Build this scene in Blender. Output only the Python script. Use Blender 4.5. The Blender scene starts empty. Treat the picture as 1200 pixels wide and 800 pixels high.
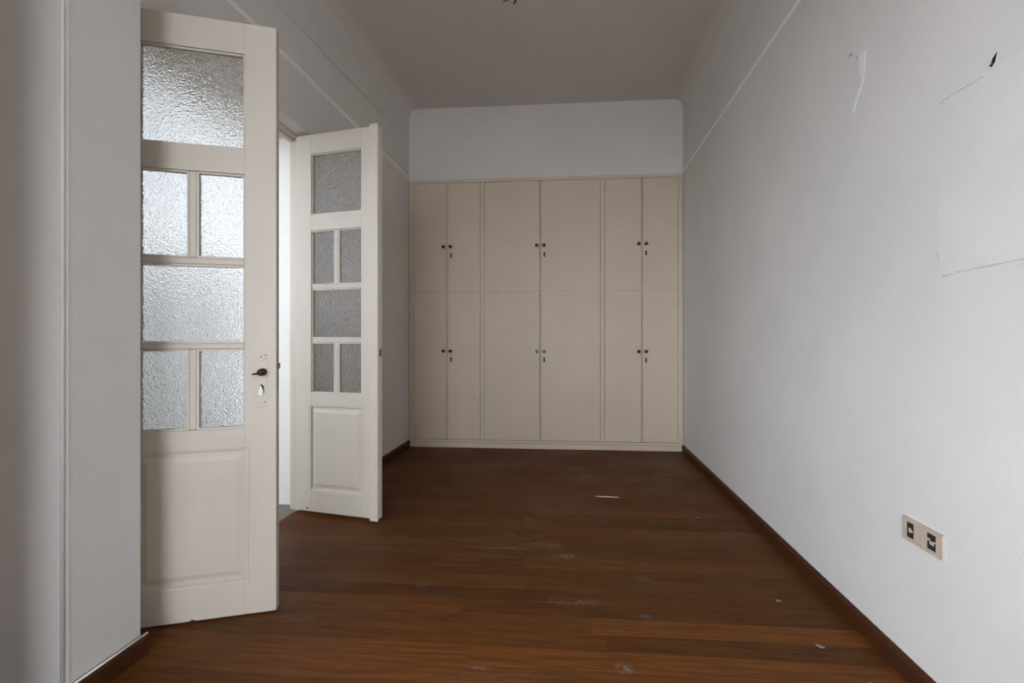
import bpy, bmesh, math, random
from mathutils import Vector, Matrix
random.seed(7)
S = bpy.context.scene
C = S.collection

# ------------------------------------------------------------------ camera, sky, exposure
FPX, CX, CY, CAMH = 533.0, 627.0, 396.0, 1.22          # focal length and principal point in pixels of 1200x800
PSI = math.atan((668.0 - CX) / FPX)                    # yaw to the left of the room's long axis
cam_d = bpy.data.cameras.new('camera')
cam_d.sensor_fit = 'HORIZONTAL'; cam_d.sensor_width = 36.0
cam_d.lens = 36.0 * FPX / 1200.0
cam_d.shift_x = (600.0 - CX) / 1200.0
cam_d.shift_y = (CY - 400.0) / 1200.0
cam_d.clip_start = 0.02
cam = bpy.data.objects.new('camera', cam_d); C.objects.link(cam)
cam.location = (0, 0, CAMH); cam.rotation_euler = (math.pi / 2, 0, PSI)
S.camera = cam

world = bpy.data.worlds.new('overcast_sky'); S.world = world
world.use_nodes = True
bg = world.node_tree.nodes['Background']
bg.inputs['Color'].default_value = (0.885, 0.958, 1.045, 1)
bg.inputs['Strength'].default_value = 4.5

S.view_settings.view_transform = 'Standard'
S.view_settings.look = 'None'
S.view_settings.gamma = 1.0
S.view_settings.use_curve_mapping = False
S.view_settings.exposure = 1.12
try:
    S.cycles.max_bounces = 14; S.cycles.diffuse_bounces = 8; S.cycles.glossy_bounces = 4
    S.cycles.transmission_bounces = 10
    S.cycles.use_denoising = True
    S.cycles.sample_clamp_indirect = 8.0
except Exception:
    pass

def portal(name, loc, rot, w, h):
    l = bpy.data.lights.new(name, 'AREA'); l.shape = 'RECTANGLE'; l.size = w; l.size_y = h
    l.cycles.is_portal = True
    o = bpy.data.objects.new(name, l); C.objects.link(o)
    o.location = loc; o.rotation_euler = rot
    return o

# plan of the room (metres, camera above the origin, +y towards the wardrobe)
XR, XL, XP, XN = 1.215, -1.81, -1.65, -1.545   # right wall, left wall by the doors, pier, near window wall set forward to shade it
YB, YR = 5.0, -2.4                       # wardrobe front, rear wall
ZC = 3.80                                # ceiling
WIN_A = (-1.75, 0.78, 0.40, 2.52)        # y0, y1, z0, z1 of the window in the near left wall
WIN_R = (-1.35, 0.45, 0.35, 3.20)        # x0, x1, z0, z1 of the window in the rear wall
HALL_X0, HALL_X1 = -4.7, -2.35
HALL_WIN = (-4.62, -2.45, 1.15, 3.72)     # x0, x1, z0, z1 of the window in the hall's end wall
FACE_IN = (0, -math.pi / 2, 0)           # area light facing +x
portal('window_portal', (XN - 0.11, (WIN_A[0] + WIN_A[1]) / 2, (WIN_A[2] + WIN_A[3]) / 2), FACE_IN, WIN_A[3] - WIN_A[2], WIN_A[1] - WIN_A[0])
portal('window_portal', ((WIN_R[0] + WIN_R[1]) / 2, YR - 0.24, (WIN_R[2] + WIN_R[3]) / 2), (math.pi / 2, 0, 0), WIN_R[1] - WIN_R[0], WIN_R[3] - WIN_R[2])
HALL_Y0, HALL_Y1 = 0.2, 4.3
portal('window_portal', ((HALL_WIN[0] + HALL_WIN[1]) / 2, HALL_Y0 - 0.15, (HALL_WIN[2] + HALL_WIN[3]) / 2), (math.pi / 2, 0, 0), HALL_WIN[1] - HALL_WIN[0], HALL_WIN[3] - HALL_WIN[2])

# ------------------------------------------------------------------ materials
def lin(r, g, b):
    f = lambda c: (c / 255 / 12.92) if c / 255 <= 0.04045 else ((c / 255 + 0.055) / 1.055) ** 2.4
    return (f(r), f(g), f(b), 1)

def newmat(name):
    m = bpy.data.materials.new(name); m.use_nodes = True
    nt = m.node_tree; bs = nt.nodes['Principled BSDF']
    return m, nt, bs

def node(nt, t, **kw):
    n = nt.nodes.new(t)
    for k, v in kw.items():
        if k in n.inputs: n.inputs[k].default_value = v
        else: setattr(n, k, v)
    return n

def coords(nt, scale=(1, 1, 1), rot=(0, 0, 0)):
    tc = nt.nodes.new('ShaderNodeTexCoord')
    mp = nt.nodes.new('ShaderNodeMapping')
    mp.inputs['Scale'].default_value = scale; mp.inputs['Rotation'].default_value = rot
    nt.links.new(tc.outputs['Object'], mp.inputs['Vector'])
    return mp.outputs['Vector']

def paint(name, col, rough=0.6, var=0.06, vscale=2.5, bump=0.15, bscale=120, detail=4, col2=None, spec=0.4):
    """painted surface: faint mottling and a fine relief"""
    m, nt, bs = newmat(name)
    v = coords(nt)
    n1 = node(nt, 'ShaderNodeTexNoise', Scale=vscale, Detail=6.0, Roughness=0.65)
    nt.links.new(v, n1.inputs['Vector'])
    rp = nt.nodes.new('ShaderNodeValToRGB')
    a = [c * (1 - var) for c in col[:3]]; b = [min(1, c * (1 + var)) for c in (col2 or col)[:3]]
    rp.color_ramp.elements[0].position = 0.3; rp.color_ramp.elements[0].color = (*a, 1)
    rp.color_ramp.elements[1].position = 0.7; rp.color_ramp.elements[1].color = (*b, 1)
    nt.links.new(n1.outputs['Fac'], rp.inputs['Fac'])
    nt.links.new(rp.outputs['Color'], bs.inputs['Base Color'])
    bs.inputs['Roughness'].default_value = rough
    bs.inputs['Specular IOR Level'].default_value = spec
    n2 = node(nt, 'ShaderNodeTexNoise', Scale=bscale, Detail=float(detail), Roughness=0.6)
    nt.links.new(v, n2.inputs['Vector'])
    bp = node(nt, 'ShaderNodeBump', Strength=bump, Distance=0.004)
    nt.links.new(n2.outputs['Fac'], bp.inputs['Height'])
    nt.links.new(bp.outputs['Normal'], bs.inputs['Normal'])
    return m

def plain(name, col, rough=0.5, metal=0.0):
    m, nt, bs = newmat(name)
    v = coords(nt)
    n1 = node(nt, 'ShaderNodeTexNoise', Scale=90.0, Detail=3.0)
    nt.links.new(v, n1.inputs['Vector'])
    mx = nt.nodes.new('ShaderNodeValToRGB')
    mx.color_ramp.elements[0].color = (*[c * 0.75 for c in col[:3]], 1)
    mx.color_ramp.elements[1].color = (*[min(1, c * 1.2) for c in col[:3]], 1)
    nt.links.new(n1.outputs['Fac'], mx.inputs['Fac'])
    nt.links.new(mx.outputs['Color'], bs.inputs['Base Color'])
    bs.inputs['Roughness'].default_value = rough; bs.inputs['Metallic'].default_value = metal
    return m

M = {}
M['wall'] = paint('wall_paint', (0.69, 0.67, 0.645), 0.9, 0.045, 1.6, 0.35, 160, 5, (0.69, 0.66, 0.632), 0.2)
M['ceiling'] = paint('ceiling_paint', (0.65, 0.60, 0.565), 0.95, 0.03, 1.2, 0.15, 60, 4, None, 0.2)
M['patch'] = paint('patch_paint', (0.70, 0.68, 0.655), 0.9, 0.05, 2.5, 0.3, 120, 5, (0.70, 0.675, 0.645), 0.2)
M['plaster'] = paint('bare_plaster', (0.80, 0.80, 0.79), 0.9, 0.05, 30, 0.4, 150)
M['trim'] = paint('rail_paint', (0.86, 0.84, 0.80), 0.6, 0.03, 6, 0.1, 60)
M['door'] = paint('door_paint', (0.60, 0.535, 0.46), 0.42, 0.035, 3.0, 0.06, 40, 3, (0.60, 0.545, 0.47))
M['frame'] = paint('frame_paint', (0.58, 0.52, 0.44), 0.45, 0.04, 4.0, 0.06, 40, 3)
M['wardrobe'] = paint('wardrobe_paint', (0.625, 0.515, 0.405), 0.5, 0.035, 3.0, 0.05, 30, 3, (0.625, 0.52, 0.415))
M['lining'] = paint('white_paint', (0.75, 0.73, 0.705), 0.5, 0.02, 3.0, 0.05, 40, 3)
M['hall'] = paint('hall_paint', (0.86, 0.86, 0.86), 0.9, 0.02, 2.0, 0.1, 80, 3)
M['dim_band'] = paint('hall_dim_band', (0.46, 0.45, 0.435), 0.7, 0.06, 4.0, 0.1, 60, 3)  # darker band added to the unseen hall walls to dim the lower panes
M['hallfloor'] = paint('hall_tile', (0.30, 0.29, 0.28), 0.5, 0.05, 5.0, 0.05, 40, 3)
M['ground'] = paint('street_ground', (0.22, 0.22, 0.21), 0.95, 0.1, 0.3, 0.1, 5, 3)
M['threshold'] = paint('threshold_stone', (0.20, 0.175, 0.145), 0.7, 0.15, 20, 0.2, 80, 3)
M['dark'] = plain('recess_shade', (0.012, 0.010, 0.009), 0.9)  # near-black stands in for shade inside the cable hole; also on keyholes
M['knob'] = plain('dark_bronze', (0.050, 0.030, 0.020), 0.4, 0.4)
M['steel'] = plain('worn_steel', (0.45, 0.43, 0.40), 0.35, 1.0)
M['bronze'] = plain('brown_bronze', (0.11, 0.045, 0.02), 0.4, 0.7)
M['socket'] = plain('ivory_plastic', (0.52, 0.435, 0.345), 0.45)
M['bakelite'] = plain('brown_bakelite', (0.035, 0.022, 0.014), 0.5)
M['contact'] = plain('pale_contact', (0.50, 0.45, 0.40), 0.6)
M['white'] = plain('white_enamel', (0.80, 0.80, 0.78), 0.4)
M['splinter'] = plain('pale_splinter', (0.60, 0.48, 0.36), 0.7)
M['flake'] = plain('paint_flake', (0.27, 0.235, 0.21), 0.8)
M['wire'] = plain('black_wire', (0.02, 0.016, 0.013), 0.6)

def wood(name, dark, light, rough=0.36, use_obj_color=True, smudges=()):
    m, nt, bs = newmat(name)
    tc = nt.nodes.new('ShaderNodeTexCoord')
    geo = nt.nodes.new('ShaderNodeNewGeometry')
    oi = nt.nodes.new('ShaderNodeObjectInfo')
    off = node(nt, 'ShaderNodeVectorMath', operation='SCALE'); off.inputs['Scale'].default_value = 23.0
    comb = nt.nodes.new('ShaderNodeCombineXYZ')
    for i in range(3): nt.links.new(oi.outputs['Random'], comb.inputs[i])
    nt.links.new(comb.outputs[0], off.inputs[0])
    add = node(nt, 'ShaderNodeVectorMath', operation='ADD')
    nt.links.new(tc.outputs['Object'], add.inputs[0]); nt.links.new(off.outputs[0], add.inputs[1])
    mp = nt.nodes.new('ShaderNodeMapping'); mp.inputs['Scale'].default_value = (1.6, 28, 28)
    nt.links.new(add.outputs[0], mp.inputs['Vector'])
    g = node(nt, 'ShaderNodeTexNoise', Scale=2.2, Detail=7.0, Roughness=0.62, Distortion=0.5)
    nt.links.new(mp.outputs[0], g.inputs['Vector'])
    rp = nt.nodes.new('ShaderNodeValToRGB')
    rp.color_ramp.elements[0].position = 0.28; rp.color_ramp.elements[0].color = dark
    rp.color_ramp.elements[1].position = 0.74; rp.color_ramp.elements[1].color = light
    nt.links.new(g.outputs['Fac'], rp.inputs['Fac'])
    out = rp.outputs['Color']
    if use_obj_color:
        mul = node(nt, 'ShaderNodeMix', data_type='RGBA', blend_type='MULTIPLY'); mul.inputs[0].default_value = 1.0
        nt.links.new(out, mul.inputs[6]); nt.links.new(oi.outputs['Color'], mul.inputs[7])
        out = mul.outputs[2]
    # wide worn patches in the varnish
    wn = node(nt, 'ShaderNodeTexNoise', Scale=1.7, Detail=6.0, Roughness=0.65)
    nt.links.new(geo.outputs['Position'], wn.inputs['Vector'])
    rr = nt.nodes.new('ShaderNodeMapRange'); rr.inputs['From Min'].default_value = 0.3; rr.inputs['From Max'].default_value = 0.7
    rr.inputs['To Min'].default_value = rough - 0.08; rr.inputs['To Max'].default_value = rough + 0.16
    nt.links.new(wn.outputs['Fac'], rr.inputs['Value'])
    # plaster dust trodden into the boards: blots and drips where they lie
    if smudges:
        tot = None
        br = node(nt, 'ShaderNodeTexNoise', Scale=38.0, Detail=6.0, Roughness=0.7)
        nt.links.new(geo.outputs['Position'], br.inputs['Vector'])
        for (sx, sy, rx, ry, st) in smudges:
            mpp = nt.nodes.new('ShaderNodeMapping'); mpp.vector_type = 'POINT'
            mpp.inputs['Location'].default_value = (-sx / rx, -sy / ry, 0)
            mpp.inputs['Scale'].default_value = (1 / rx, 1 / ry, 1)
            nt.links.new(geo.outputs['Position'], mpp.inputs['Vector'])
            ln = node(nt, 'ShaderNodeVectorMath', operation='LENGTH'); nt.links.new(mpp.outputs[0], ln.inputs[0])
            mr = nt.nodes.new('ShaderNodeMapRange'); mr.interpolation_type = 'SMOOTHSTEP'
            mr.inputs['From Min'].default_value = 1.0; mr.inputs['From Max'].default_value = 0.1
            mr.inputs['To Min'].default_value = 0.0; mr.inputs['To Max'].default_value = st
            nt.links.new(ln.outputs['Value'], mr.inputs['Value'])
            if tot is None: tot = mr.outputs[0]
            else:
                ad = node(nt, 'ShaderNodeMath', operation='ADD'); nt.links.new(tot, ad.inputs[0]); nt.links.new(mr.outputs[0], ad.inputs[1]); tot = ad.outputs[0]
        brr = nt.nodes.new('ShaderNodeMapRange'); brr.inputs['From Min'].default_value = 0.42; brr.inputs['From Max'].default_value = 0.66
        nt.links.new(br.outputs['Fac'], brr.inputs['Value'])
        mm = node(nt, 'ShaderNodeMath', operation='MULTIPLY', use_clamp=True)
        nt.links.new(tot, mm.inputs[0]); nt.links.new(brr.outputs[0], mm.inputs[1])
        mx = node(nt, 'ShaderNodeMix', data_type='RGBA'); mx.inputs[7].default_value = (0.22, 0.18, 0.15, 1)
        nt.links.new(mm.outputs[0], mx.inputs[0]); nt.links.new(out, mx.inputs[6]); out = mx.outputs[2]
    nt.links.new(out, bs.inputs['Base Color'])
    nt.links.new(rr.outputs[0], bs.inputs['Roughness'])
    bs.inputs['Specular IOR Level'].default_value = 0.18
    bp = node(nt, 'ShaderNodeBump', Strength=0.12, Distance=0.002)
    nt.links.new(g.outputs['Fac'], bp.inputs['Height']); nt.links.new(bp.outputs['Normal'], bs.inputs['Normal'])
    return m

SMUDGES = [(0.13, 4.06, 0.09, 0.13, 0.5), (-0.06, 4.1, 0.05, 0.08, 0.3), (-0.28, 3.05, 0.07, 0.07, 0.6), (-0.15, 2.68, 0.16, 0.05, 0.8),
           (-0.36, 2.62, 0.2, 0.03, 0.5), (-0.02, 2.55, 0.10, 0.05, 0.9), (0.20, 1.70, 0.05, 0.045, 1.0), (0.02, 2.11, 0.22, 0.04, 0.5),
           (0.37, 2.34, 0.08, 0.04, 0.5), (0.33, 2.03, 0.05, 0.03, 0.6), (-1.18, 1.9, 0.12, 0.05, 0.35), (-0.62, 2.48, 0.10, 0.03, 0.4),
           (-0.33, 1.66, 0.05, 0.015, 0.7), (-0.72, 2.2, 0.06, 0.04, 0.45), (-1.0, 2.6, 0.3, 0.2, 0.18), (-0.3, 1.6, 0.4, 0.12, 0.12)]
M['plank'] = wood('floor_wood', (0.058, 0.0185, 0.0035, 1), (0.145, 0.051, 0.0105, 1), 0.50, True, SMUDGES)
M['skirt'] = wood('skirting_wood', (0.036, 0.012, 0.005, 1), (0.085, 0.030, 0.011, 1), 0.45, False)

def glass_mat():
    m, nt, bs = newmat('obscure_glass')
    bs.inputs['Base Color'].default_value = (0.95, 0.95, 0.94, 1)
    bs.inputs['Transmission Weight'].default_value = 1.0
    bs.inputs['Roughness'].default_value = 0.06
    bs.inputs['IOR'].default_value = 1.46
    v = coords(nt)
    vo = node(nt, 'ShaderNodeTexVoronoi', Scale=160.0); vo.feature = 'SMOOTH_F1'
    nt.links.new(v, vo.inputs['Vector'])
    n2 = node(nt, 'ShaderNodeTexNoise', Scale=60.0, Detail=2.0)
    nt.links.new(v, n2.inputs['Vector'])
    ad = node(nt, 'ShaderNodeMath', operation='ADD')
    nt.links.new(vo.outputs['Distance'], ad.inputs[0]); nt.links.new(n2.outputs['Fac'], ad.inputs[1])
    bp = node(nt, 'ShaderNodeBump', Strength=0.75, Distance=0.0035)
    nt.links.new(ad.outputs[0], bp.inputs['Height']); nt.links.new(bp.outputs['Normal'], bs.inputs['Normal'])
    return m
M['glass'] = glass_mat()

# ------------------------------------------------------------------ mesh helpers
def obj(name, bm, m, parent=None, smooth=False):
    me = bpy.data.meshes.new(name)
    bmesh.ops.recalc_face_normals(bm, faces=bm.faces)
    bm.to_mesh(me); bm.free()
    if smooth:
        for p in me.polygons: p.use_smooth = True
    me.materials.append(M[m] if isinstance(m, str) else m)
    o = bpy.data.objects.new(name, me); C.objects.link(o)
    if parent: o.parent = parent
    return o

def box(bm, x0, x1, y0, y1, z0, z1):
    vs = [bm.verts.new(p) for p in ((x0, y0, z0), (x1, y0, z0), (x1, y1, z0), (x0, y1, z0), (x0, y0, z1), (x1, y0, z1), (x1, y1, z1), (x0, y1, z1))]
    fs = [bm.faces.new([vs[i] for i in q]) for q in ((0, 3, 2, 1), (4, 5, 6, 7), (0, 1, 5, 4), (1, 2, 6, 5), (2, 3, 7, 6), (3, 0, 4, 7))]
    return vs, fs

def bbox(x0, x1, y0, y1, z0, z1, bev=0.0, seg=1):
    bm = bmesh.new(); box(bm, x0, x1, y0, y1, z0, z1)
    if bev > 0: bmesh.ops.bevel(bm, geom=list(bm.edges), offset=bev, segments=seg, affect='EDGES', profile=0.5)
    return bm

def boxes(*bs):
    bm = bmesh.new()
    for b in bs: box(bm, *b)
    return bm

def lathe(prof, axis='z', seg=20, loc=(0, 0, 0)):
    """prof: (radius, height) pairs; closed at both ends"""
    bm = bmesh.new(); rings = []
    for r, h in prof:
        ring = []
        for i in range(seg):
            a = 2 * math.pi * i / seg
            p = (r * math.cos(a), r * math.sin(a), h)
            if axis == '-y': p = (p[0], -p[2], p[1])
            if axis == '-x': p = (-p[2], p[0], p[1])
            if axis == '-z': p = (p[0], p[1], -p[2])
            ring.append(bm.verts.new((p[0] + loc[0], p[1] + loc[1], p[2] + loc[2])))
        rings.append(ring)
    for a, b in zip(rings, rings[1:]):
        for i in range(seg): bm.faces.new((a[i], a[(i + 1) % seg], b[(i + 1) % seg], b[i]))
    bm.faces.new(rings[0]); bm.faces.new(rings[-1])
    return bm

def tube(bm, pts, r, seg=8):
    pts = [Vector(p) for p in pts]; rings = []
    for i, p in enumerate(pts):
        d = (pts[min(i + 1, len(pts) - 1)] - pts[max(i - 1, 0)]).normalized()
        up = Vector((0, 0, 1)) if abs(d.z) < 0.9 else Vector((1, 0, 0))
        s = d.cross(up).normalized(); t = s.cross(d)
        rr = r[i] if isinstance(r, (list, tuple)) else r
        rings.append([bm.verts.new(p + (s * math.cos(2 * math.pi * k / seg) + t * math.sin(2 * math.pi * k / seg)) * rr) for k in range(seg)])
    for a, b in zip(rings, rings[1:]):
        for k in range(seg): bm.faces.new((a[k], a[(k + 1) % seg], b[(k + 1) % seg], b[k]))
    bm.faces.new(rings[0]); bm.faces.new(rings[-1])

def empty(name, loc=(0, 0, 0), rz=0.0):
    o = bpy.data.objects.new(name, None); C.objects.link(o)
    o.location = loc; o.rotation_euler = (0, 0, rz); o.empty_display_size = 0.1
    return o

def tag(o, label, cat, group=None):
    o['label'] = label; o['category'] = cat
    if group: o['group'] = group
    return o

def struct(o, label=None, cat=None):
    o['kind'] = 'structure'
    if label: o['label'] = label
    if cat: o['category'] = cat
    return o

# ------------------------------------------------------------------ the shell
T = 0.25
# floor: sub-floor with every board on it
floor = struct(obj('floor', bbox(-2.34, XR + T, YR - T, YB + 0.6, -0.2, -0.022), 'skirt'), 'brown varnished board floor running across the room', 'floor')
BW = 0.105
row0 = -23
tones = {  # row index (y / BW): tone of the boards seen at the left and at the right
    15: (1.15, 1.10), 16: (1.20, 1.25), 17: (0.92, 0.78), 18: (0.95, 1.25), 19: (1.12, 0.78), 20: (0.70, 0.80), 21: (1.02, 0.92), 22: (0.92, 0.84),
    23: (0.82, 1.15), 24: (0.96, 0.90), 25: (1.08, 0.86), 26: (0.86, 1.0), 27: (1.0, 1.12), 28: (1.1, 0.84), 29: (0.9, 0.92), 30: (0.98, 1.18), 31: (1.22, 1.02), 32: (0.86, 0.92)}
nplank = 0
for r in range(row0, 48):
    y0 = r * BW
    if y0 > YB - 0.01: break
    y1 = min(y0 + BW, YB + 0.03)
    xl = XN if y1 < 0.90 else XP - 0.30 if y1 < 1.36 else XP if y1 < 1.64 else -1.93 if y0 < 3.1 else XL
    x = xl
    if r in tones: cuts = [random.uniform(-0.7, 0.25)]
    else: cuts = sorted([random.uniform(-1.2, 0.8)] + ([random.uniform(-1.2, 0.8)] if random.random() < 0.35 else []))
    cuts = [c for c in cuts if c > xl + 0.3 and c < XR - 0.3]
    if len(cuts) == 2 and cuts[1] - cuts[0] < 0.5: cuts = cuts[:1]
    ends = [xl] + cuts + [XR]
    for k in range(len(ends) - 1):
        a, b = ends[k], ends[k + 1]
        cx_, cy_ = (a + b) / 2, (y0 + y1) / 2
        hx, hy = (b - a) / 2 - 0.0003, (y1 - y0) / 2 - 0.0004
        bm = bbox(-hx, hx, -hy, hy, -0.022, 0.0, 0.0006)
        p = obj('plank', bm, 'plank', floor)
        p.location = (cx_, cy_, random.uniform(-0.0003, 0))
        t = tones[r][min(k, 1)] if r in tones else random.uniform(0.84, 1.14)
        t *= random.uniform(0.97, 1.03)
        w = random.uniform(-0.04, 0.04)
        p.color = (t * (1 + w), t, t * (1 - w), 1)
        nplank += 1

# right wall with a knocked-through cable hole (y 1.395..1.420, z 2.003..2.040)
hy0, hy1, hz0, hz1 = 1.396, 1.417, 2.006, 2.037
def ragged_wall():
    bm = bmesh.new()
    Y = [YR - T, hy0, hy1, YB + 0.6]; Z = [-0.2, hz0, hz1, ZC + 0.1]
    g = {}
    jit = {(1, 1): (0.006, 0.003), (2, 1): (0.001, 0.0), (1, 2): (-0.002, 0.002), (2, 2): (-0.008, -0.010)}
    for i, y in enumerate(Y):
        for j, z in enumerate(Z):
            dy, dz = jit.get((i, j), (0, 0))
            g[i, j] = bm.verts.new((XR, y + dy, z + dz))
    for i in range(3):
        for j in range(3):
            if (i, j) != (1, 1): bm.faces.new((g[i, j], g[i, j + 1], g[i + 1, j + 1], g[i + 1, j]))
    q = [g[1, 1], g[2, 1], g[2, 2], g[1, 2]]
    q2 = [bm.verts.new((XR + 0.15, v.co.y, v.co.z)) for v in q]
    for k in range(4): bm.faces.new((q[k], q[(k + 1) % 4], q2[(k + 1) % 4], q2[k])).material_index = 1
    bm.faces.new(q2).material_index = 1
    # thickness of the wall outside
    o = [g[0, 0], g[3, 0], g[3, 3], g[0, 3]]
    ob = [bm.verts.new((XR + T, v.co.y, v.co.z)) for v in o]
    bm.faces.new(ob)
    ring = [(0, 0), (1, 0), (2, 0), (3, 0)], [(3, 0), (3, 1), (3, 2), (3, 3)], [(3, 3), (2, 3), (1, 3), (0, 3)], [(0, 3), (0, 2), (0, 1), (0, 0)]
    for s, rg in enumerate(ring):
        bm.faces.new([g[t] for t in rg] + [ob[(s + 1) % 4], ob[s]])
    return bm
wall_right = struct(obj('wall_right', ragged_wall(), 'wall'), 'long pale grey plaster wall along the right side', 'wall')
wall_right.data.materials.append(M['dark'])  # hole interior coloured dark in place of real shade

# left wall beyond the pier, with the doorway (three depths: room side, frame zone, hall side)
wl = boxes((-2.35, XL, 3.10, YB + 0.6, -0.2, ZC + 0.1), (-2.35, -1.99, 3.10 + 0.08, 3.2, -0.2, 2.69),
           (-1.95, XL, 1.63, 3.11, 2.645, ZC + 0.1), (-2.35, -1.95, 1.40, 3.11, 2.69, ZC + 0.1))
bm = boxes((-2.35, XL, 3.19, YB + 0.6, -0.2, ZC + 0.1), (-1.96, XL, 3.10, 3.19, -0.2, ZC + 0.1), (-2.35, -1.96, 3.10, 3.19, 2.69, ZC + 0.1),
           (-1.96, XL, 1.63, 3.10, 2.645, ZC + 0.1), (-2.35, -1.96, 1.55, 3.10, 2.69, ZC + 0.1))
wl.free()
struct(obj('wall_left', bm, 'wall'), 'shaded left wall between the double doors and the wardrobe', 'wall')

# near left wall: seen pier, then unseen recess and window bay shaped to shade it
y0w, y1w, z0w, z1w = WIN_A
bm = boxes((-2.35, XP, 1.36, 1.63, -0.2, ZC + 0.1),            # pier beside the doors
           (-2.35, XP - 0.30, 0.90, 1.36, -0.2, ZC + 0.1),     # back of the recess
           (-2.35, XN, 0.85, 0.90, -0.2, ZC + 0.1),            # near cheek, unseen, placed to keep light off the pier's near face
           (XN - 0.12, XN, y1w, 0.85, -0.2, ZC + 0.1), (XN - 0.12, XN, YR - T, y0w, -0.2, ZC + 0.1),
           (XN - 0.12, XN, y0w, y1w, -0.2, z0w), (XN - 0.12, XN, y0w, y1w, z1w, ZC + 0.1))
pier = struct(obj('wall_left_near', bm, 'wall'), 'projecting pale grey pier at the left edge, before the doors', 'wall')
# rounded corner bead on the pier's near edge
bm = bmesh.new(); tube(bm, [(XP - 0.004, 1.364, 0.0), (XP - 0.004, 1.364, ZC)], 0.006, 12)
obj('corner_bead', bm, 'wall', pier, True)
bm = bbox(XP - 0.002, XP + 0.0015, 1.374, 1.382, 0.0, ZC, 0.0005); obj('wallpaper_edge', bm, 'wall', pier)

# wall above the wardrobe, rear wall, ceiling
struct(obj('wall_back', boxes((XL - 0.1, XR + 0.1, YB + 0.012, YB + 0.55, 2.99, ZC + 0.1), (XL - 0.1, XR + 0.1, YB + 0.60, YB + 0.85, -0.2, ZC + 0.1)), 'wall'), 'strip of pale wall above the wardrobe', 'wall')
struct(obj('wall_rear', boxes((-2.35, WIN_R[0], YR - T, YR, -0.2, ZC + 0.1), (WIN_R[1], XR + T, YR - T, YR, -0.2, ZC + 0.1),
     (WIN_R[0], WIN_R[1], YR - T, YR, -0.2, WIN_R[2]), (WIN_R[0], WIN_R[1], YR - T, YR, WIN_R[3], ZC + 0.1)), 'wall'), 'wall with a window behind the viewer', 'wall')

def ceiling_mesh():
    """flat ceiling that curves down into both long walls"""
    bm = bmesh.new(); R = 0.10
    pr = []
    for i in range(9):
        a = math.pi / 2 * i / 8
        pr.append((XR - R + R * math.cos(a), ZC - R + R * math.sin(a)))
    for i in range(9):
        a = math.pi / 2 + math.pi / 2 * i / 8
        pr.append((XL + R + R * math.cos(a), ZC - R + R * math.sin(a)))
    outer = [(XL, ZC + 0.15), (XR, ZC + 0.15)]
    loop = pr + outer
    a = [bm.verts.new((x, YR, z)) for x, z in loop]; b = [bm.verts.new((x, YB + 0.55, z)) for x, z in loop]
    n = len(loop)
    for i in range(n): bm.faces.new((a[i], a[(i + 1) % n], b[(i + 1) % n], b[i]))
    bm.faces.new(a); bm.faces.new(b)
    return bm
struct(obj('ceiling', ceiling_mesh(), 'ceiling', None, False), 'plain shadowed ceiling curving down into the walls', 'ceiling')
struct(obj('ceiling_recess', bbox(-2.35, XL - 0.001, 0.86, 1.62, ZC, ZC + 0.15), 'ceiling'), 'strip of ceiling over the recess', 'ceiling')

# skirtings
def skirt_bm(x0, x1, y0, y1, face):   # face +1: visible towards +x ; -1 towards -x
    bm = bmesh.new()
    w = abs(x1 - x0); h = 0.075
    prof = [(0, -0.02), (w, -0.02), (w, h - 0.014), (w - 0.006, h - 0.004), (w - 0.012, h), (0, h)]
    def P(t): return (x0 + t) if face > 0 else (x1 - t)
    a = [bm.verts.new((P(t), y0, z)) for t, z in prof]; b = [bm.verts.new((P(t), y1, z)) for t, z in prof]
    n = len(prof)
    for i in range(n): bm.faces.new((a[i], a[(i + 1) % n], b[(i + 1) % n], b[i]))
    bm.faces.new(a); bm.faces.new(b)
    return bm
struct(obj('baseboard_right', skirt_bm(XR - 0.02, XR, YR, YB - 0.02, -1), 'skirt'), 'dark brown skirting along the right wall', 'skirting')
struct(obj('baseboard_left', skirt_bm(XL, XL + 0.02, 3.12, YB - 0.02, 1), 'skirt'), 'dark brown skirting behind the open far door', 'skirting')
struct(obj('baseboard_pier', skirt_bm(XP, XP + 0.02, 1.365, 1.645, 1), 'skirt'), 'dark brown skirting at the foot of the left pier', 'skirting')
bm = bmesh.new(); tube(bm, [(XP + 0.014, 1.365, 0.077), (XP + 0.014, 1.645, 0.077)], 0.004, 8)
obj('paint_edge', bm, 'trim', bpy.data.objects['baseboard_pier'], True)

# picture rails
def rail_bm(xw, y0, y1, z, face):
    bm = bmesh.new(); s = 1 if face > 0 else -1
    prof = [(0, -0.016), (0.004, -0.015), (0.008, -0.010), (0.009, 0.008), (0.006, 0.012), (0.004, 0.014), (0, 0.015)]
    a = [bm.verts.new((xw + s * t, y0, z + h)) for t, h in prof]; b = [bm.verts.new((xw + s * t, y1, z + h)) for t, h in prof]
    n = len(prof)
    for i in range(n): bm.faces.new((a[i], a[(i + 1) % n], b[(i + 1) % n], b[i]))
    bm.faces.new(a); bm.faces.new(b)
    return bm
struct(obj('trim_1', rail_bm(XR, YR, YB + 0.01, 3.012, -1), 'trim'), 'thin white picture rail high on the right wall', 'picture rail')
struct(obj('trim_2', rail_bm(XL, 1.64, YB + 0.01, 3.02, 1), 'trim'), 'thin picture rail high on the left wall above the doors', 'picture rail')
bm = bmesh.new(); tube(bm, [(XL + 0.001, 1.64, 3.22), (XL + 0.001, 2.7, 3.29), (XL + 0.001, 4.3, 3.385)], 0.0035, 6)
struct(obj('trim_3', bm, 'wall', None, True), 'faint sloping seam on the left wall above the picture rail', 'seam')

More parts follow.
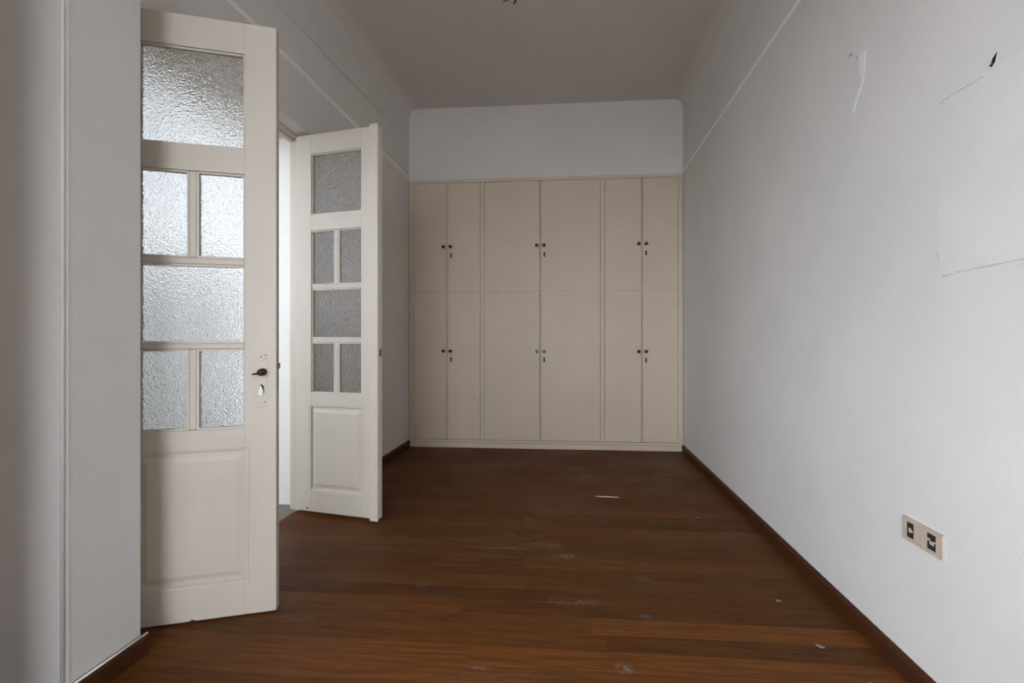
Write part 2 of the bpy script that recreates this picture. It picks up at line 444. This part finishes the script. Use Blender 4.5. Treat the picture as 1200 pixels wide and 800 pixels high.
# ------------------------------------------------------------------ hall beyond the doors
hx0, hx1, hyA, hyB, hzc = HALL_X0, HALL_X1, HALL_Y0, HALL_Y1, 3.8
wx0, wx1, wz0, wz1 = HALL_WIN
hb = [(hx0 - 0.2, hx0, hyA - 0.15, hyB, -0.2, hzc), (hx0 - 0.2, hx1, hyB, hyB + 0.2, -0.2, hzc),
      (hx0, wx0, hyA - 0.15, hyA, -0.2, hzc), (wx1, hx1, hyA - 0.15, hyA, -0.2, hzc), (wx0, wx1, hyA - 0.15, hyA, -0.2, wz0), (wx0, wx1, hyA - 0.15, hyA, wz1, hzc)]
hb += [(hx1 - 0.02, hx1, hyA, 1.55, -0.2, hzc), (hx1 - 0.02, hx1, 3.19, hyB, -0.2, hzc), (hx1 - 0.02, hx1, 1.55, 3.19, 2.69, hzc)]
struct(obj('wall_hall', boxes(*hb), 'hall'), 'white walls of the bright hall behind the doors', 'wall')
struct(obj('trim_6', boxes((hx0, hx0 + 0.012, hyA, hyB, -0.004, 1.95), (hx0 + 0.012, hx1 - 0.02, hyB - 0.012, hyB, -0.004, 1.95)), 'dim_band'), 'grey band added along the hall walls to dim the lower panes', 'dim_band')
struct(obj('ceiling_hall', bbox(hx0 - 0.2, hx1, hyA - 0.15, hyB + 0.2, hzc, hzc + 0.2), 'hall'), 'white hall ceiling', 'ceiling')
struct(obj('floor_hall', bbox(hx0, hx1, hyA, hyB, -0.2, -0.004), 'hallfloor'), 'pale tiled hall floor', 'floor')
struct(obj('trim_4', bbox(-2.35, -1.925, 1.55, 3.18, -0.2, 0.003, 0.002), 'threshold'), 'worn grey threshold between the double doors', 'threshold')
struct(obj('ground', bbox(-40, 30, -35, 30, -4.2, -4.0), 'ground'), 'grey street outside the windows', 'ground')

def window_frame(n, xw, y0, y1, z0, z1, label):
    root = struct(empty('window_%d' % n, (xw, (y0 + y1) / 2, z0)), label, 'window')
    hw, h = (y1 - y0) / 2, z1 - z0
    for nm, b in (('jamb', (-.03, .03, -hw, -hw + .05, 0, h)), ('jamb', (-.03, .03, hw - .05, hw, 0, h)), ('sill', (-.03, .05, -hw + .05, hw - .05, 0, .05)),
                  ('head', (-.03, .03, -hw + .05, hw - .05, h - .05, h)), ('mullion', (-.025, .025, -.03, .03, .05, h - .05))):
        obj(nm, bbox(*b, 0.004), 'lining', root)
    return root
wr = window_frame(3, 0, WIN_R[0], WIN_R[1], WIN_R[2], WIN_R[3], 'tall white window in the rear wall')
wr.location = ((WIN_R[0] + WIN_R[1]) / 2, YR - 0.15, WIN_R[2]); wr.rotation_euler = (0, 0, math.pi / 2)
window_frame(1, XN - 0.06, *WIN_A, 'tall white window in the near left wall')
wh = window_frame(2, 0, wx0, wx1, wz0, wz1, 'tall white window at the end of the hall')
wh.location = ((wx0 + wx1) / 2, hyA - 0.08, wz0); wh.rotation_euler = (0, 0, math.pi / 2)

# door frame: posts, head, white hall-side lining
fr = struct(empty('trim_5', (-1.93, 2.4, 0)), 'cream painted frame of the double doors', 'door frame')
def fr_part(n, b, m='frame', bev=0.004):
    x0, x1, ya, yb, za, zb = b
    return obj(n, bbox(x0 + 1.93, x1 + 1.93, ya - 2.4, yb - 2.4, za, zb, bev), m, fr)
fr_part('post', (-1.955, -1.912, 3.078, 3.19, 0.0, 2.70))
fr_part('post', (-1.955, -1.912, 1.60, 1.712, 0.0, 2.70))
fr_part('post_stop', (-1.99, -1.952, 3.095, 3.19, 0.0, 2.70))
fr_part('post_stop', (-1.99, -1.952, 1.60, 1.695, 0.0, 2.70))
fr_part('head', (-1.955, -1.912, 1.712, 3.078, 2.628, 2.70))
fr_part('head_stop', (-1.99, -1.952, 1.695, 3.095, 2.612, 2.70))
fr_part('lining', (-2.35, -1.99, 3.178, 3.195, 0.003, 2.69), 'lining', 0.001)
fr_part('lining', (-2.35, -1.99, 1.545, 1.555, 0.003, 2.69), 'lining', 0.001)
fr_part('soffit_lining', (-2.35, -1.99, 1.555, 3.178, 2.682, 2.692), 'frame', 0.001)

# ------------------------------------------------------------------ double doors
W, HL, TH = 0.65, 2.592, 0.042
def panel_bm(u0, u1, v0, v1, ya, yb):
    """fielded panel: sunk margin, sloping sides, raised field; both faces"""
    bm = bmesh.new()
    def ring(ins, y): return [bm.verts.new(p) for p in ((u0 + ins, y, v0 + ins), (u1 - ins, y, v0 + ins), (u1 - ins, y, v1 - ins), (u0 + ins, y, v1 - ins))]
    for sgn, yf in ((1, ya), (-1, yb)):
        rs = [ring(0, yf), ring(0.010, yf + sgn * 0.006), ring(0.014, yf + sgn * 0.014), ring(0.030, yf + sgn * 0.013), ring(0.052, yf + sgn * 0.006), ring(0.056, yf + sgn * 0.006)]
        for a, b in zip(rs, rs[1:]):
            for k in range(4): bm.faces.new((a[k], a[(k + 1) % 4], b[(k + 1) % 4], b[k]))
        bm.faces.new(rs[-1])
        if sgn == 1: first = rs[0]
        else:
            for k in range(4): bm.faces.new((first[k], first[(k + 1) % 4], rs[0][(k + 1) % 4], rs[0][k]))
    return bm

def leaf(name, loc, rz, label):
    root = struct(empty(name, loc, rz), label, 'door')
    st, m = 0.125, 'door'
    gu0, gu1 = st, W - st + 0.0
    gap = 0.0
    B = 0.0015
    obj('stile', bbox(0, gu0, 0, TH, 0, HL, B), m, root); obj('stile', bbox(gu1, W, 0, TH, 0, HL, B), m, root)
    for (v0, v1) in ((2.458, HL), (1.930, 2.040), (0.722, 0.816), (0.0, 0.152)):
        obj('rail', bbox(gu0, gu1, 0, TH, v0, v1, B), m, root)
    for (v0, v1) in ((1.529, 1.558), (1.163, 1.190)):
        obj('glazing_bar', bbox(gu0, gu1, 0.006, TH - 0.006, v0, v1, 0.005), m, root)
    uc = (gu0 + gu1) / 2
    for (v0, v1) in ((1.558, 1.930), (0.816, 1.163)):
        obj('glazing_bar', bbox(uc - 0.0145, uc + 0.0145, 0.006, TH - 0.006, v0, v1, 0.005), m, root)
    obj('panel', panel_bm(gu0 - 0.018, gu1 + 0.018, 0.142, 0.732, -0.002, TH + 0.002), m, root)
    e = 0.004
    for (a, b, v0, v1) in ((gu0, gu1, 2.040, 2.458), (gu0, uc - .0145, 1.558, 1.930), (uc + .0145, gu1, 1.558, 1.930), (gu0, gu1, 1.190, 1.529),
                           (gu0, uc - .0145, 0.816, 1.163), (uc + .0145, gu1, 0.816, 1.163)):
        p = obj('pane', bbox(a - 0.001, b + 0.001, TH / 2 - 0.002, TH / 2 + 0.002, v0 - 0.001, v1 + 0.001), 'glass', root)
        # glazing beads around the pane, on both faces
        q = bmesh.new()
        for yy0, yy1 in ((0.010, TH / 2 - 0.003), (TH / 2 + 0.003, TH - 0.010)):
            w = 0.008
            box(q, a, a + w, yy0, yy1, v0, v1); box(q, b - w, b, yy0, yy1, v0, v1)
            box(q, a + w, b - w, yy0, yy1, v0, v0 + w); box(q, a + w, b - w, yy0, yy1, v1 - w, v1)
        obj('glazing_bead', q, m, p)
    return root

near = leaf('door_1', (-1.921, 1.724, 0.008), math.atan2(0.320, 0.947), 'near leaf of the cream double door, lit through obscure glass, with lever and keyhole')
far = leaf('door_2', (-1.900, 3.027, 0.028), math.atan2(-0.190, 0.982), 'far leaf of the cream double door, with dull dark panes')

# hardware on the near leaf: old plate outline, lever stub, keyhole with white cover, latch on the edge
pl = obj('lock_plate', bbox(0.570, 0.614, -0.0016, 0.001, 0.905, 1.145, 0.0008), 'door', near)
for (u, v, r) in ((0.590, 1.130, .0035), (0.607, 1.137, .003), (0.607, 1.122, .0025), (0.582, 1.120, .0018), (0.599, 1.116, .0018), (0.578, .925, .002), (0.604, .93, .003), (0.592, .915, .002)):
    obj('screw_hole', lathe([(r, 0), (r, .0012)], '-y', 10, (u, -0.0014, v)), 'bronze', pl)
h = obj('handle', lathe([(.0, .0), (.0165, 0.001), (.0165, .006), (.012, .011), (.009, .018), (.014, .026), (.0155, .032), (.012, .038), (.001, .043)], '-y', 18, (0.598, -0.0015, 1.062)), 'bronze', near, True)
h['label'] = 'short brown bronze lever'
bm = bmesh.new(); tube(bm, [(0.600, -.034, 1.062), (0.588, -.034, 1.059), (0.576, -.034, 1.056), (0.565, -.034, 1.055)], [.0065, .0055, .0045, .0038], 10)
obj('lever', bm, 'bronze', h, True)
k = obj('keyhole', lathe([(.0055, 0), (.0055, .0015)], '-y', 14, (0.592, -0.0012, 1.002)), 'dark', near)
obj('keyhole_slot', bbox(0.5885, 0.602, -.0028, 0, 0.966, 1.000, 0.001), 'dark', k)
kc = bmesh.new()
prof = [(0, 0.032), (.007, .018), (.010, .004), (.008, -.008), (0, -.013), (-.008, -.008), (-.009, .002), (-.006, .016)]
a = [kc.verts.new((0.590 + x, -.003, 0.971 + z)) for x, z in prof]; b = [kc.verts.new((0.590 + x, -.0075, 0.971 + z)) for x, z in prof]
kc.faces.new(a); kc.faces.new(b)
for i in range(8): kc.faces.new((a[i], a[(i + 1) % 8], b[(i + 1) % 8], b[i]))
kco = obj('keyhole_cover', kc, 'white', near); kco['label'] = 'white swinging keyhole cover'
obj('latch', bbox(W - 0.002, W + 0.0012, .010, .030, 0.98, 1.16, 0.0005), 'steel', near)
obj('latch_bolt', bbox(W, W + 0.010, .014, .026, 1.075, 1.10, 0.002), 'bronze', near)
for v in (0.25, 1.3, 2.35):
    obj('hinge', lathe([(.006, -.05), (.007, -.048), (.007, .048), (.006, .05)], 'z', 12, (-0.008, .006, v)), 'frame', near, True)
    obj('hinge', lathe([(.006, -.05), (.007, -.048), (.007, .048), (.006, .05)], 'z', 12, (-0.004, TH + .004, v)), 'frame', far, True)
# chipped corner at the foot of the near leaf
obj('chip', bbox(0.318, 0.336, -.0006, .004, 0.0, 0.006, 0.0004), 'bronze', near)
# cover strip on the free edge of the far leaf
obj('astragal', bbox(W - 0.055, W + 0.006, -0.010, 0.0, -0.013, HL + 0.009, 0.003, 2), 'door', far)
obj('edge_strip', bbox(W - 0.006, W + 0.006, 0.0, TH, 0.0, HL, 0.002), 'door', far)
obj('latch', bbox(W + 0.005, W + 0.0075, .012, .030, 1.07, 1.12, 0.0005), 'bronze', far)
obj('bolt_mark', bbox(0.085, 0.105, -.001, .002, 0.018, 0.026, 0.0004), 'bronze', far)

# ------------------------------------------------------------------ built-in wardrobe
wd = tag(empty('built_in_wardrobe', (-0.295, YB, 0)), 'wall-wide cream built-in wardrobe with twelve plain doors', 'wardrobe')
OX = 0.295
def wp(n, x0, x1, y0, y1, z0, z1, bev=0.0015, par=None, m='wardrobe'):
    return obj(n, bbox(x0 + OX, x1 + OX, y0, y1, z0, z1, bev), m, par or wd)
XA, XZ = XL + 0.004, XR - 0.004
obj('carcass', boxes((XA + OX, XA + OX + .02, .03, .55, .02, 2.96), (XZ + OX - .02, XZ + OX, .03, .55, .02, 2.96), (XA + OX + .02, XZ + OX - .02, .53, .55, .02, 2.96),
                     (XA + OX + .02, XZ + OX - .02, .03, .53, 1.72, 1.745), (XA + OX + .02, XZ + OX - .02, .03, .53, .02, .06)), 'wardrobe', wd)
POSTS = [(XA, -1.748), (-0.993, -0.949), (0.331, 0.374), (1.158, XZ)]
for a, b in POSTS: wp('post', a, b, -0.004, 0.03, 0.088, 2.955)
wp('plinth', XA, XZ, -0.010, 0.03, 0.0, 0.058, 0.003)
wp('bottom_rail', XA, XZ, -0.004, 0.03, 0.060, 0.087, 0.003)
wp('top_rail', XA, XZ, -0.004, 0.03, 2.956, 2.992, 0.003)
for (a, b) in ((-1.748, -.993), (-.949, .331), (.374, 1.158)):
    wp('middle_rail', a, b, 0.002, 0.03, 1.716, 1.742)
BAYS = [(-1.748, -1.371, -0.993), (-0.949, -0.328, 0.331), (0.374, 0.774, 1.158)]
ROWS = [(0.089, 1.722, 1.075, 0.985, 0), (1.736, 2.954, 2.237, 2.143, 1)]
G = 0.0026
knob_prof = [(.0, .0), (.015, .0005), (.015, .003), (.008, .005), (.0075, .014), (.014, .019), (.0195, .025), (.0185, .031), (.011, .036), (.001, .038)]
names = {0: 'lower', 1: 'upper'}
for bi, (xa, xm, xb) in enumerate(BAYS):
    for (z0, z1, zk, zh, rw) in ROWS:
        for side, (a, b) in enumerate(((xa, xm), (xm, xb))):
            d = wp('door', a + G, b - G, -0.008, 0.012, z0 + G, z1 - G, 0.0022)
            kx = xm + (-0.036 if side == 0 else 0.044) + OX
            kn = obj('knob', lathe(knob_prof, '-y', 18, (kx, -0.008, zk)), 'steel' if (bi == 1 and rw == 0) else 'knob', d, True)
            if side == 1:
                obj('meeting_bead', bbox(xm + OX + 0.003, xm + OX + 0.017, -0.012, -0.008, z0 + 0.004, z1 - 0.004, 0.003, 2), 'wardrobe', d)
                obj('escutcheon', lathe([(.0105, 0), (.0105, .002), (.006, .003)], '-y', 14, (kx + .002, -0.008, zh + .012)), 'knob', d, True)
                obj('keyhole', bbox(kx - .006, kx + .010, -0.011, -0.007, zh - .030, zh + .012, .003), 'dark', d)
            hxp = (a + 0.0 if side == 0 else b) + OX
            for hz in (z0 + 0.17, z1 - 0.17):
                obj('hinge', lathe([(.0045, -.035), (.006, -.033), (.006, .033), (.0045, .035)], 'z', 10, (hxp, -0.009, hz)), 'wardrobe', d, True)

# ------------------------------------------------------------------ things on the right wall
sk = tag(empty('wall_socket', (XR, 1.666, 0.495)), 'ivory double socket with two dark openings, low on the right wall', 'socket')
def sp(n, y0, y1, z0, z1, x0, x1, m, par=None, bev=.0015):
    # x measured out from the wall; local y along the wall
    return obj(n, bbox(-x1, -x0, y0 - 1.666, y1 - 1.666, z0 - .495, z1 - .495, bev), m, par or sk)
for (ya, yb, ia, ib) in ((1.6705, 1.7555, 1.700, 1.734), (1.5775, 1.6680, 1.603, 1.641)):
    z0, z1 = 0.495, 0.577
    fz0, fz1 = 0.509, 0.563
    pb = bmesh.new()
    for b in ((-.008, 0, ya - 1.666, ia - 1.666, 0, z1 - z0), (-.008, 0, ib - 1.666, yb - 1.666, 0, z1 - z0), (-.008, 0, ia - 1.666, ib - 1.666, 0, fz0 - z0), (-.008, 0, ia - 1.666, ib - 1.666, fz1 - z0, z1 - z0)):
        box(pb, *b)
    obj('frame', pb, 'socket', sk)
    sp('insert', ia - .001, ib + .001, fz0 - .001, fz1 + .001, 0.0005, .0068, 'bakelite', None, .0005)
sp('plate_joint', 1.668, 1.6705, 0.497, 0.575, 0.0, .006, 'socket', None, 0)
for (yc, zc, dy, dz) in ((1.719, .535, .006, .008), (1.711, .534, .004, .004), (1.635, .541, .006, .0035), (1.621, .532, .009, .006), (1.608, .539, .005, .003)):
    sp('contact', yc - dy, yc + dy, zc - dz, zc + dz, .0060, .0078, 'contact', None, .0006)

# patch of older paint with a chipped edge
def patch_bm():
    bm = bmesh.new()
    pts = []
    def edge(p, q, n, amp):
        for i in range(n):
            t = i / n
            pts.append((p[0] + (q[0] - p[0]) * t + random.uniform(-amp, amp), p[1] + (q[1] - p[1]) * t + random.uniform(-amp, amp)))
    edge((1.602, 1.424), (1.55, 1.425), 5, .004); edge((1.55, 1.425), (0.80, 1.432), 26, .003)
    edge((0.80, 1.432), (0.80, 2.0), 6, .002); edge((0.80, 2.0), (1.41, 1.995), 20, .003); edge((1.41, 1.993), (1.598, 2.010), 10, .004); edge((1.598, 2.010), (1.602, 1.424), 20, .0025)
    f = [bm.verts.new((XR - 0.0012, y, z)) for y, z in pts]; b = [bm.verts.new((XR + 0.001, y, z)) for y, z in pts]
    bm.faces.new(f); n = len(pts)
    for i in range(n): bm.faces.new((f[i], f[(i + 1) % n], b[(i + 1) % n], b[i]))
    return bm
obj('paint_patch', patch_bm(), 'patch', wall_right)
def crack_bm(pts):
    bm = bmesh.new(); sec = []
    for (y, z, w) in pts:
        sec.append([bm.verts.new(p) for p in ((XR - 0.0018, y, z + w), (XR - 0.0018, y, z - w), (XR + 0.001, y, z - w), (XR + 0.001, y, z + w))])
    for a, b in zip(sec, sec[1:]):
        for k in range(4): bm.faces.new((a[k], a[(k + 1) % 4], b[(k + 1) % 4], b[k]))
    bm.faces.new(sec[0]); bm.faces.new(sec[-1])
    return bm
M['crack'] = plain('grey_crack', (0.50, 0.49, 0.475), 0.95)  # grey, darker than the wall, for the thin crack strips
def crack_run(p, q, n, w, amp):
    out = []
    for i in range(n + 1):
        t = i / n
        out.append((p[0] + (q[0] - p[0]) * t, p[1] + (q[1] - p[1]) * t + random.uniform(-amp, amp), w * random.uniform(.25, 1.0) * (1 if 0 < i < n else .1)))
    return out
obj('crack', crack_bm(crack_run((1.592, 1.4215), (1.545, 1.4225), 8, .0026, .002)), 'crack', wall_right)
obj('crack', crack_bm(crack_run((1.535, 1.427), (1.30, 1.4335), 22, .0024, .0015)), 'crack', wall_right)
obj('crack', crack_bm(crack_run((1.598, 1.995), (1.43, 1.992), 14, .0028, .004)), 'crack', wall_right)
obj('crack', crack_bm(crack_run((1.606, 1.50), (1.600, 1.47), 5, .004, .002)), 'crack', wall_right)
# torn paint: white scar with a lifted flap and a long tapering tail
def strip_bm(pts, lift):
    bm = bmesh.new(); L = []; R_ = []; L2 = []; R2 = []
    for (y, z, w, l) in pts:
        L.append(bm.verts.new((XR - 0.0015 - l, y - w, z))); R_.append(bm.verts.new((XR - 0.0015 - l * .3, y + w, z)))
        L2.append(bm.verts.new((XR - l * .9 + .0005, y - w, z))); R2.append(bm.verts.new((XR - l * .2 + .0005, y + w, z)))
    for i in range(len(pts) - 1):
        bm.faces.new((L[i], R_[i], R_[i + 1], L[i + 1])); bm.faces.new((L2[i], L2[i + 1], R2[i + 1], R2[i]))
        bm.faces.new((L[i], L[i + 1], L2[i + 1], L2[i])); bm.faces.new((R_[i], R2[i], R2[i + 1], R_[i + 1]))
    bm.faces.new((L[0], L2[0], R2[0], R_[0])); bm.faces.new((L[-1], R_[-1], R2[-1], L2[-1]))
    return bm
obj('paint_tear', strip_bm([(1.988, 2.405, .016, .002), (1.992, 2.38, .022, .003), (1.992, 2.35, .021, .004), (1.990, 2.325, .018, .005), (1.990, 2.308, .014, .005), (1.998, 2.29, .012, .002), (2.015, 2.262, .013, .001), (2.035, 2.235, .012, .001), (2.048, 2.21, .010, 0), (2.055, 2.185, .005, 0)], 0), 'plaster', wall_right)
obj('paint_flap', strip_bm([(2.034, 2.425, .004, .004), (2.022, 2.414, .013, .010), (2.012, 2.402, .010, .012), (2.006, 2.39, .004, .006)], 0), 'plaster', wall_right)
obj('paint_scar', strip_bm([(2.086, 2.452, .003, .0), (2.074, 2.448, .010, .002), (2.060, 2.442, .004, .0)], 0), 'threshold', wall_right)
bm = bmesh.new(); tube(bm, [(XR + .06, 1.409, 2.016), (XR + .02, 1.409, 2.016), (XR + .004, 1.409, 2.012), (XR - .003, 1.411, 2.006)], .0045, 8)
tag(obj('cable_stub', bm, 'wire', None, True), 'black cable end in the small hole high on the right wall', 'cable')

# ------------------------------------------------------------------ ceiling lamp fixing
ch = tag(empty('ceiling_lamp_wire', (-0.415, 3.34, ZC)), 'bare dark lamp wires hanging from the ceiling', 'lamp wire')
obj('ceiling_plate', lathe([(.035, -.002), (.035, .006), (.022, .016), (.008, .022)], '-z', 20), 'ceiling', ch, True)
bm = bmesh.new(); tube(bm, [(.004, 0, -.018), (.008, .0, -.05), (.010, .0, -.085), (-.002, .004, -.108)], [.0045, .0045, .0055, .007], 8); obj('wire', bm, 'wire', ch, True)
bm = bmesh.new(); tube(bm, [(-.004, 0, -.018), (-.008, .0, -.05), (-.030, .004, -.072), (-.085, .008, -.088)], [.004, .004, .004, .003], 8); obj('wire', bm, 'wire', ch, True)
bm = bmesh.new(); tube(bm, [(.004, 0, -.05), (.016, .0, -.07), (.014, .002, -.100), (.002, .004, -.110)], .0045, 8); obj('wire', bm, 'wire', ch, True)

# ------------------------------------------------------------------ litter on the floor
bm = bmesh.new(); tube(bm, [(-.088, .004, .004), (-.04, .002, .0035), (.02, 0, .0035), (.055, -.004, .004), (.088, -.004, .004)], [.002, .004, .004, .0035, .002], 6)
sl = tag(obj('wood_splinter', bm, 'splinter'), 'pale wood splinter lying on the floor before the wardrobe', 'splinter'); sl.location = (0.285, 3.52, 0)
def flake(x, y, s, ang, label, m='flake', long=1.0):
    bm = bmesh.new(); n = 7; t = []; b = []
    for i in range(n):
        a = 2 * math.pi * i / n; r = s * random.uniform(.65, 1.1)
        px, py = r * math.cos(a) * long, r * math.sin(a)
        t.append(bm.verts.new((px, py, .0022 + .0025 * (px / (s * long)) ** 2))); b.append(bm.verts.new((px, py, .0005 + .0022 * (px / (s * long)) ** 2)))
    bm.faces.new(t); bm.faces.new(b)
    for i in range(n): bm.faces.new((t[i], t[(i + 1) % n], b[(i + 1) % n], b[i]))
    o = tag(obj('paint_flake', bm, m), label, 'paint flake', 'paint flakes by the right wall'); o.location = (x, y, 0); o.rotation_euler = (0, 0, ang)
flake(0.965, 2.19, .007, -.5, 'small paint flake, middle one along the right skirting', long=1.8)
flake(0.985, 1.88, .009, -.7, 'largest paint flake by the right skirting, left of the socket', long=1.9)
flake(1.06, 1.69, .0065, -.6, 'paint flake nearest the bottom edge, by the right skirting', long=1.3)
flake(0.87, 3.17, .008, -.3, 'paint flake farthest back by the right skirting', long=1.6)
bm = bmesh.new(); tube(bm, [(0, 0, .0015), (.06, .0, .0015), (.11, -.03, .0015), (.17, -.045, .0015), (.22, -.02, .0015), (.26, .01, .0015)], .0007, 6)
st = tag(obj('thread', bm, 'threshold'), 'thin pale thread curled on the middle of the floor', 'thread'); st.location = (-0.42, 2.80, 0)
